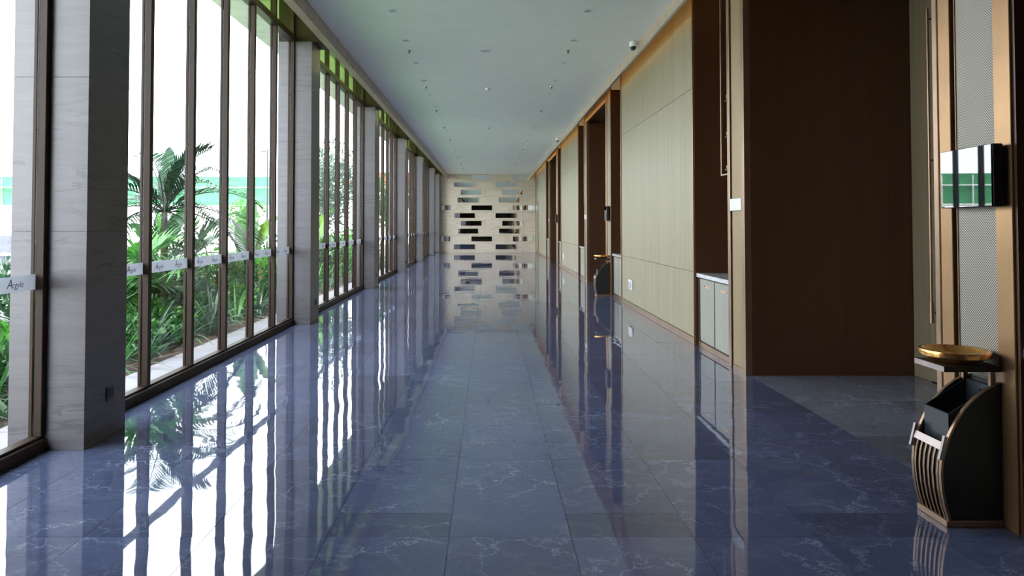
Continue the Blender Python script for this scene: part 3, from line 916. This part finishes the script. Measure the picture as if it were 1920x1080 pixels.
def fan_palm(x, y, h, n, r, label, mat='leaf_bright'):
    g = root('fan_palm', (x, y, GZ), label, 'palm', 'fan palms in the garden')
    obj('stem', MB().tube([(x, y, GZ), (x, y, GZ + h * 0.45)], [0.06, 0.05], 8), 'bark', g, True)
    for i in range(n):
        az = i * 2.399; el = 1.2 - 0.95 * i / n
        base = Vector((x, y, GZ + h * 0.42)); d = rdir(az, el); hub = base + d * h * random.uniform(0.45, 0.68)
        mb = MB().tube([base, (base + hub) / 2, hub], [0.012, 0.01, 0.008], 5); mb.fix = False
        side = d.cross(Vector((0, 0, 1))).normalized(); up = side.cross(d)
        for j in range(21):
            a = (j - 10) / 10 * 2.0
            dd = d * math.cos(a) + side * math.sin(a) + up * random.uniform(-.08, .12)
            blade(mb, hub, dd, r * random.uniform(.85, 1.05) * (1 - 0.18 * abs(a) / 2), 0.05, 0.55, 4, belly=0.45)
        mt = mat if isinstance(mat, str) else mat[i % len(mat)]
        obj('fan_leaf', mb, mt, g)
    return g

def banana_leaf(base, az, el, stalk, L, W, droop, roll=0.0):
    """broad blade on a stalk, gently folded along its midrib, wavy at the rim"""
    mb = MB(); d = rdir(az, el); p = Vector(base)
    tip = p + d * stalk
    mb.tube([p, tip], [0.022, 0.014], 6); mb.fix = False
    side0 = d.cross(Vector((0, 0, 1))).normalized()
    side = (Matrix.Rotation(roll, 3, d) @ side0)
    nseg, nw = 18, 6
    n = len(mb.v); q = tip.copy()
    for i in range(nseg + 1):
        t_ = i / nseg
        w = W * (math.sin(math.pi * min(1, t_ * 0.94 + 0.06)) ** 0.55) * (1 if t_ < 0.5 else (1 - 0.2 * (t_ - .5)))
        up = side.cross(d).normalized()
        for j in range(-nw // 2, nw // 2 + 1):
            s_ = j / (nw / 2)
            lift = abs(s_) * 0.16 * w + 0.018 * math.sin(i * 2.4 + j) * abs(s_)
            mb.v.append(tuple(q + side * (s_ * w / 2) + up * lift))
        q = q + d * (L / nseg)
        d = (d + Vector((0, 0, -droop / nseg))).normalized()
    k = nw + 1
    for i in range(nseg):
        for j in range(nw):
            if abs(j - nw / 2 + .5) > 2 and (i * 7 + j * 3) % 11 == 0: continue      # tears at the rim
            a = n + i * k + j
            mb.f.append((a, a + 1, a + k + 1, a + k))
    return mb

def banana(x, y, leaves, label, mats):
    g = root('banana_plant', (x, y, GZ), label, 'plant', 'broad-leaved plants in the garden')
    obj('stem', MB().tube([(x, y, GZ), (x, y, GZ + 0.8)], [0.09, 0.06], 10), 'leaf_mid', g, True)
    for i, (az, el, st_, L, W, dr, ro, bz) in enumerate(leaves):
        obj('leaf', banana_leaf((x, y, GZ + bz), az, el, st_, L, W, dr, ro), mats[i % len(mats)], g, True)
    return g

def clump(x, y, n, L, w, label, mat, name='lily_clump', el=(0.5, 1.4), droop=1.6):
    mb = MB()
    for i in range(n):
        az = random.uniform(0, 6.283); e = random.uniform(*el)
        r = random.uniform(0, .12)
        blade(mb, (x + r * math.cos(az), y + r * math.sin(az), GZ), rdir(az, e), L * random.uniform(.6, 1.1), w, droop * random.uniform(.6, 1.2), 6)
    return tag(obj(name, mb, mat, None, False, (x, y, GZ)), label, 'plant', 'leafy clumps in the planting bed')

def leaf_cloud(mb, c, rad, n, size):
    for i in range(n):
        v = Vector((random.gauss(0, 1), random.gauss(0, 1), random.gauss(0, 1))).normalized()
        rr = random.uniform(0.62, 1.05) * (1 + 0.16 * math.sin(5 * v.x + 3 * c[0]) * math.sin(6 * v.y + c[1]))
        p = Vector((c[0] + v.x * rad[0] * rr, c[1] + v.y * rad[1] * rr, c[2] + v.z * rad[2] * rr))
        if p.z < GZ + 0.02: continue
        d = (v + Vector((random.uniform(-1, 1), random.uniform(-1, 1), random.uniform(-.4, 1)))).normalized()
        s_ = d.cross(Vector((random.uniform(-1, 1), random.uniform(-1, 1), 0.3))).normalized()
        L = size * random.uniform(.6, 1.3)
        mb.quad(p, p + d * L * .5 + s_ * L * .28, p + d * L, p + d * L * .5 - s_ * L * .28)

def shrub(x, y, rad, h, n, size, label, mat, flowers=0, name='shrub', group='shrubs in the garden'):
    g = root(name, (x, y, GZ), label, 'shrub', group)
    sm = MB()
    for i in range(5):
        a = i * 1.257
        sm.tube([(x, y, GZ), (x + rad * .4 * math.cos(a), y + rad * .4 * math.sin(a), GZ + h * .7)], [0.014, 0.006], 5)
    obj('stems', sm, 'bark', g)
    mb = MB()
    leaf_cloud(mb, (x, y, GZ + h * .5), (rad, rad, h * .52), n, size)
    leaf_cloud(mb, (x, y, GZ + h * .45), (rad * .6, rad * .6, h * .36), n // 2, size)
    obj('foliage', mb, mat, g)
    if flowers:
        fm = MB()
        leaf_cloud(fm, (x, y, GZ + h * .55), (rad * 1.02, rad * 1.02, h * .52), flowers, 0.07)
        obj('blossoms', fm, 'flower', g)
    return g

def tree(x, y, h, cr, n, size, label, mat):
    g = root('tree', (x, y, GZ), label, 'tree', 'trees beyond the garden')
    tm = MB().tube([(x, y, GZ), (x + .05, y, GZ + h * .3), (x - .05, y + .1, GZ + h * .6), (x, y, GZ + h * .85)], [0.13, 0.10, 0.07, 0.03], 9)
    for i in range(7):
        a = i * 2.4; z = GZ + h * (0.32 + 0.07 * i)
        tm.tube([(x, y, z), (x + cr * .65 * math.cos(a), y + cr * .65 * math.sin(a), z + h * .16)], [0.045, 0.012], 6)
    obj('trunk', tm, 'bark', g, True)
    mb = MB()
    for i in range(11):
        a = i * 2.4; rr = cr * (0.15 + 0.55 * ((i * 0.37) % 1)); z = GZ + h * (0.42 + 0.48 * i / 10)
        leaf_cloud(mb, (x + rr * math.cos(a), y + rr * math.sin(a), z), (cr * .5, cr * .5, h * .14), n // 11, size)
    obj('foliage', mb, mat, g)
    return g

# edge of the bed: strap-leaved clumps
edge = [2.6, 3.3, 4.0, 4.7, 5.4, 6.2, 6.9, 7.5, 8.1, 8.7, 9.3, 10.0, 10.7, 11.4, 12.1, 12.9, 13.7, 14.6, 15.6, 16.6, 17.6, 18.7, 19.9, 21.1, 22.5, 24.0, 25.6, 27.2, 28.9, 33.2]
for i, y in enumerate(edge):
    mt = ['leaf_dark', 'leaf_grey', 'leaf_mid'][i % 3]
    clump(-4.08 - 0.12 * ((i * 5) % 3), y, 34, 0.72 + 0.1 * (i % 3), 0.035, f'{NTH[i]} strap-leaved clump from the camera along the front edge of the bed', mt)
# ground-cover mounds behind them
for i, y in enumerate((4.2, 6.6, 7.8, 9.0, 10.3, 11.6, 13.0, 14.4, 16.0, 18.0, 20.0, 22.5, 25.5, 29.0)):
    shrub(-4.75 - 0.15 * (i % 3), y, 0.62, 0.55, 1100, 0.085, f'{NTH[i]} low bright green mound along the bed behind the strap leaves', ['leaf_bright', 'leaf_mid'][i % 2], 0, 'ground_cover')
# taller shrubs
sh_spots = [(-5.9, 9.4, .75, 1.15, 'leaf_dark'), (-5.6, 11.3, .7, 1.0, 'leaf_mid'), (-6.3, 13.1, .8, 1.1, 'leaf_dark'), (-5.4, 14.9, .75, 0.95, 'leaf_mid'), (-5.2, 16.6, .8, 1.0, 'leaf_bright'),
            (-5.6, 19.0, .9, 1.1, 'leaf_mid'), (-5.4, 21.5, .9, 1.15, 'leaf_dark'), (-5.6, 24.5, 1.0, 1.3, 'leaf_mid'), (-5.3, 27.5, 1.0, 1.3, 'leaf_bright'), (-5.8, 31.0, 1.2, 1.5, 'leaf_mid'), (-6.2, 7.4, .8, 1.0, 'leaf_mid')]
for i, (x, y, r_, h_, mt) in enumerate(sh_spots):
    fl = 130 if i in (4, 3) else 0
    shrub(x, y, r_, h_, 1700, 0.10, f'{NTH[i]} leafy shrub of the middle planting row' + (' dotted with orange flowers' if fl else ''), mt, fl)
shrub(-4.85, 12.35, 0.40, 0.62, 1500, 0.06, 'small dark clipped round bush behind the strap leaves', 'leaf_grey', 0, 'round_bush')

palm(-5.75, 12.9, 1.85, 19, 1.65, 'large dark feathery palm arching above the garden beyond the first column', ('leaf_frond', 'leaf_frond', 'leaf_dark'), 1.35, 0.0, 0.62, 1.6)
palm(-5.55, 10.7, 0.75, 11, 1.25, 'young bright palm with drooping fronds near the first column', ('leaf_bright', 'leaf_mid'), 1.2, 0.25, 0.42, 1.6)
palm(-6.8, 16.8, 0.9, 10, 1.3, 'low palm behind the broad banana leaves', ('leaf_mid', 'leaf_dark'), 1.2, 0.3, 0.4, 1.3)
palm(-5.2, 5.9, 0.5, 10, 1.2, 'low palm outside the nearest window', ('leaf_mid', 'leaf_grey'), 1.1, 0.2, 0.4, 1.3)
palm(-6.0, 24.0, 1.0, 11, 1.5, 'palm outside the second full window bay', ('leaf_bright', 'leaf_mid'), 1.2, 0.2, 0.42, 1.4)
fan_palm(-5.0, 9.9, 1.35, 12, 0.62, 'bright fan palm spreading just beyond the first column', ('leaf_bright', 'leaf_mid'))
fan_palm(-5.35, 12.2, 1.45, 11, 0.60, 'spiky fan palm beside the pale banana leaf', ('leaf_mid', 'leaf_grey'))
fan_palm(-5.0, 19.8, 1.3, 10, 0.6, 'fan palm outside the second full window bay', ('leaf_bright', 'leaf_mid'))
banana(-5.1, 15.2, [(-0.25, 1.45, 0.30, 1.25, 0.62, 0.25, 1.45, 0.6), (0.1, 1.22, 0.25, 1.15, 0.40, 0.9, 1.0, 0.6), (2.6, 0.9, 0.3, 0.9, 0.40, 1.3, 0.4, 0.5), (4.2, 0.8, 0.3, 0.9, 0.36, 1.4, 0.2, 0.5)],
       'banana plant with one big upright pale green leaf in the garden', ['leaf_banana', 'leaf_lime', 'leaf_bright'])
banana(-6.45, 14.4, [(1.2, 1.5, 0.75, 1.25, 0.42, 0.1, 1.2, 1.2), (2.2, 1.1, 0.4, 0.9, 0.35, 0.7, 0.8, 0.9), (4.4, 1.0, 0.4, 0.8, 0.32, 0.9, 0.5, 0.8), (0.2, 1.25, 0.4, 0.9, 0.34, 0.6, 1.2, 0.9)],
       'tall grey-green broad-leaved plant rising behind the palm', ['leaf_grey', 'leaf_bright', 'leaf_banana', 'leaf_mid'])
banana(-4.55, 6.35, [(0.1, 1.25, 0.12, 0.62, 0.42, 0.5, 1.3, 0.05), (3.0, 1.0, 0.15, 0.6, 0.36, 0.8, 0.4, 0.05), (4.5, 1.0, 0.15, 0.55, 0.34, 0.8, 0.2, 0.05)],
       'low vivid green broad leaf outside the nearest window', ['leaf_bright'])
banana(-5.05, 20.9, [(0.0, 1.35, 0.3, 1.1, 0.5, 0.4, 1.3, 0.6), (2.5, 1.0, 0.3, 1.0, 0.42, 0.9, 0.6, 0.5), (4.2, 0.9, 0.3, 0.9, 0.4, 1.1, 0.4, 0.5)],
       'banana plant outside the second full window bay', ['leaf_lime', 'leaf_bright', 'leaf_banana'])
tree(-7.1, 31.5, 5.0, 1.7, 4600, 0.14, 'dense green tree outside the second full window bay', 'leaf_grey')
tree(-9.0, 38.0, 5.2, 1.9, 6000, 0.16, 'rounded tree farther off behind the dense green tree', 'leaf_dark')
tree(-6.6, 45.0, 4.6, 1.7, 5000, 0.16, 'tree outside the far window bays', 'leaf_mid')
tree(-14.5, 43.0, 3.1, 1.1, 2500, 0.14, 'small round tree by the lamp post', 'leaf_bright')

# ------------------------------------------------------------------ things beyond the garden
lp = root('lamp_post', (-12.20, 40, GZ), 'slim grey street lamp with a short arm beyond the garden', 'lamp post')
obj('pole', MB().tube([(-12.20, 40, GZ - 0.06), (-12.20, 40, 3.0), (-12.20, 40, 5.75)], [0.06, 0.05, 0.035], 10), 'lamp_metal', lp, True)
obj('arm', MB().tube([(-12.20, 40, 5.62), (-12.43, 40, 5.64)], 0.022, 8), 'lamp_metal', lp)
obj('lamp_head', MB().cbox(-12.57, -12.29, 39.93, 40.07, 5.56, 5.63, 0.015), 'lamp_metal', lp)
obj('base_plate', MB().cbox(-12.32, -12.08, 39.88, 40.12, GZ - 0.061, GZ + 0.02, 0.01), 'lamp_metal', lp)

pw = root('planter_wall', (-22, 25, GZ - 0.06), 'low black granite planter wall with pale ledges beyond the lawn', 'wall')
gm = MB().box(-0.745, 0.745, -0.2, 0.2, -0.145, 0.145).mesh('granite_block', 'granite')
obj('ledge', MB().box(-30, -14.5, 24.55, 25.5, 0.53, 0.61), 'hoarding', pw)
obj('plinth', MB().box(-30, -14.5, 24.3, 25.6, GZ - 0.06, 0.215), 'hoarding', pw)
for i in range(10):
    for z in (0.37, 0.76, 1.06):
        inst('granite_block', gm, pw, (-29.2 + 1.5 * i + (0.25 if z > .7 else 0), 25.0 if z > .5 else 24.95, z))

nb = root('netted_building', (-48, 82, GZ - 0.06), 'long building wrapped in mint green construction netting behind the garden', 'building')
obj('core', MB().box(-90, -23, 80.6, 92, GZ - 0.06, 6.2), 'hoarding', nb)
n1 = MB().box(-1.47, 1.47, -0.03, 0.03, -0.60, 0.60).mesh('net_panel', 'net')
n2 = MB().box(-1.47, 1.47, -0.03, 0.03, -0.94, 0.94).mesh('net_panel', 'net')
pl = MB().tube([(0, 0, -3.4), (0, 0, 3.4)], 0.045, 6).mesh('scaffold_pole', 'hoarding')
for i in range(22):
    x = -88.0 + 3.0 * i
    inst('net_panel', n1, nb, (x, 80.0 + 0.1 * (i % 2), 6.29))
    inst('net_panel', n2, nb, (x, 80.0 + 0.1 * ((i + 1) % 2), 4.70))
    inst('scaffold_pole', pl, nb, (x - 1.5, 79.8, GZ + 3.35))
for z in (3.70, 5.67):
    obj('ledger_rail', MB().tube([(-90, 79.8, z), (-23, 79.8, z)], 0.06, 6), 'hoarding', nb)
ho = root('hoarding_fence', (-45, 74, GZ - 0.06), 'white site hoarding in front of the netted building', 'fence')
hm = MB().box(-1.48, 1.48, -0.04, 0.04, -1.75, 1.75).mesh('hoarding_panel', 'hoarding')
for i in range(22):
    inst('hoarding_panel', hm, ho, (-86.0 + 3.0 * i, 74.0, GZ + 1.70))
hs = root('distant_house', (-11, 90, GZ - 0.06), 'distant pale house with red roof beyond the far windows', 'building')
obj('walls', MB().box(-17, -8, 88, 96, GZ - 0.06, 6.3), 'hoarding', hs)
obj('roof', MB().prism([(-17.5, 6.3), (-7.5, 6.3), (-9.5, 7.9), (-15.5, 7.9)], 'y', 87.5, 96.5), 'roof_red', hs)
for x in (-15.2, -12.5, -9.8):
    obj('window', MB().box(x - .6, x + .6, 87.93, 87.999, 3.6, 5.1), 'granite', hs)

print('objects', len(bpy.data.objects), 'tris', sum(len(m.polygons) for m in bpy.data.meshes) * 2)
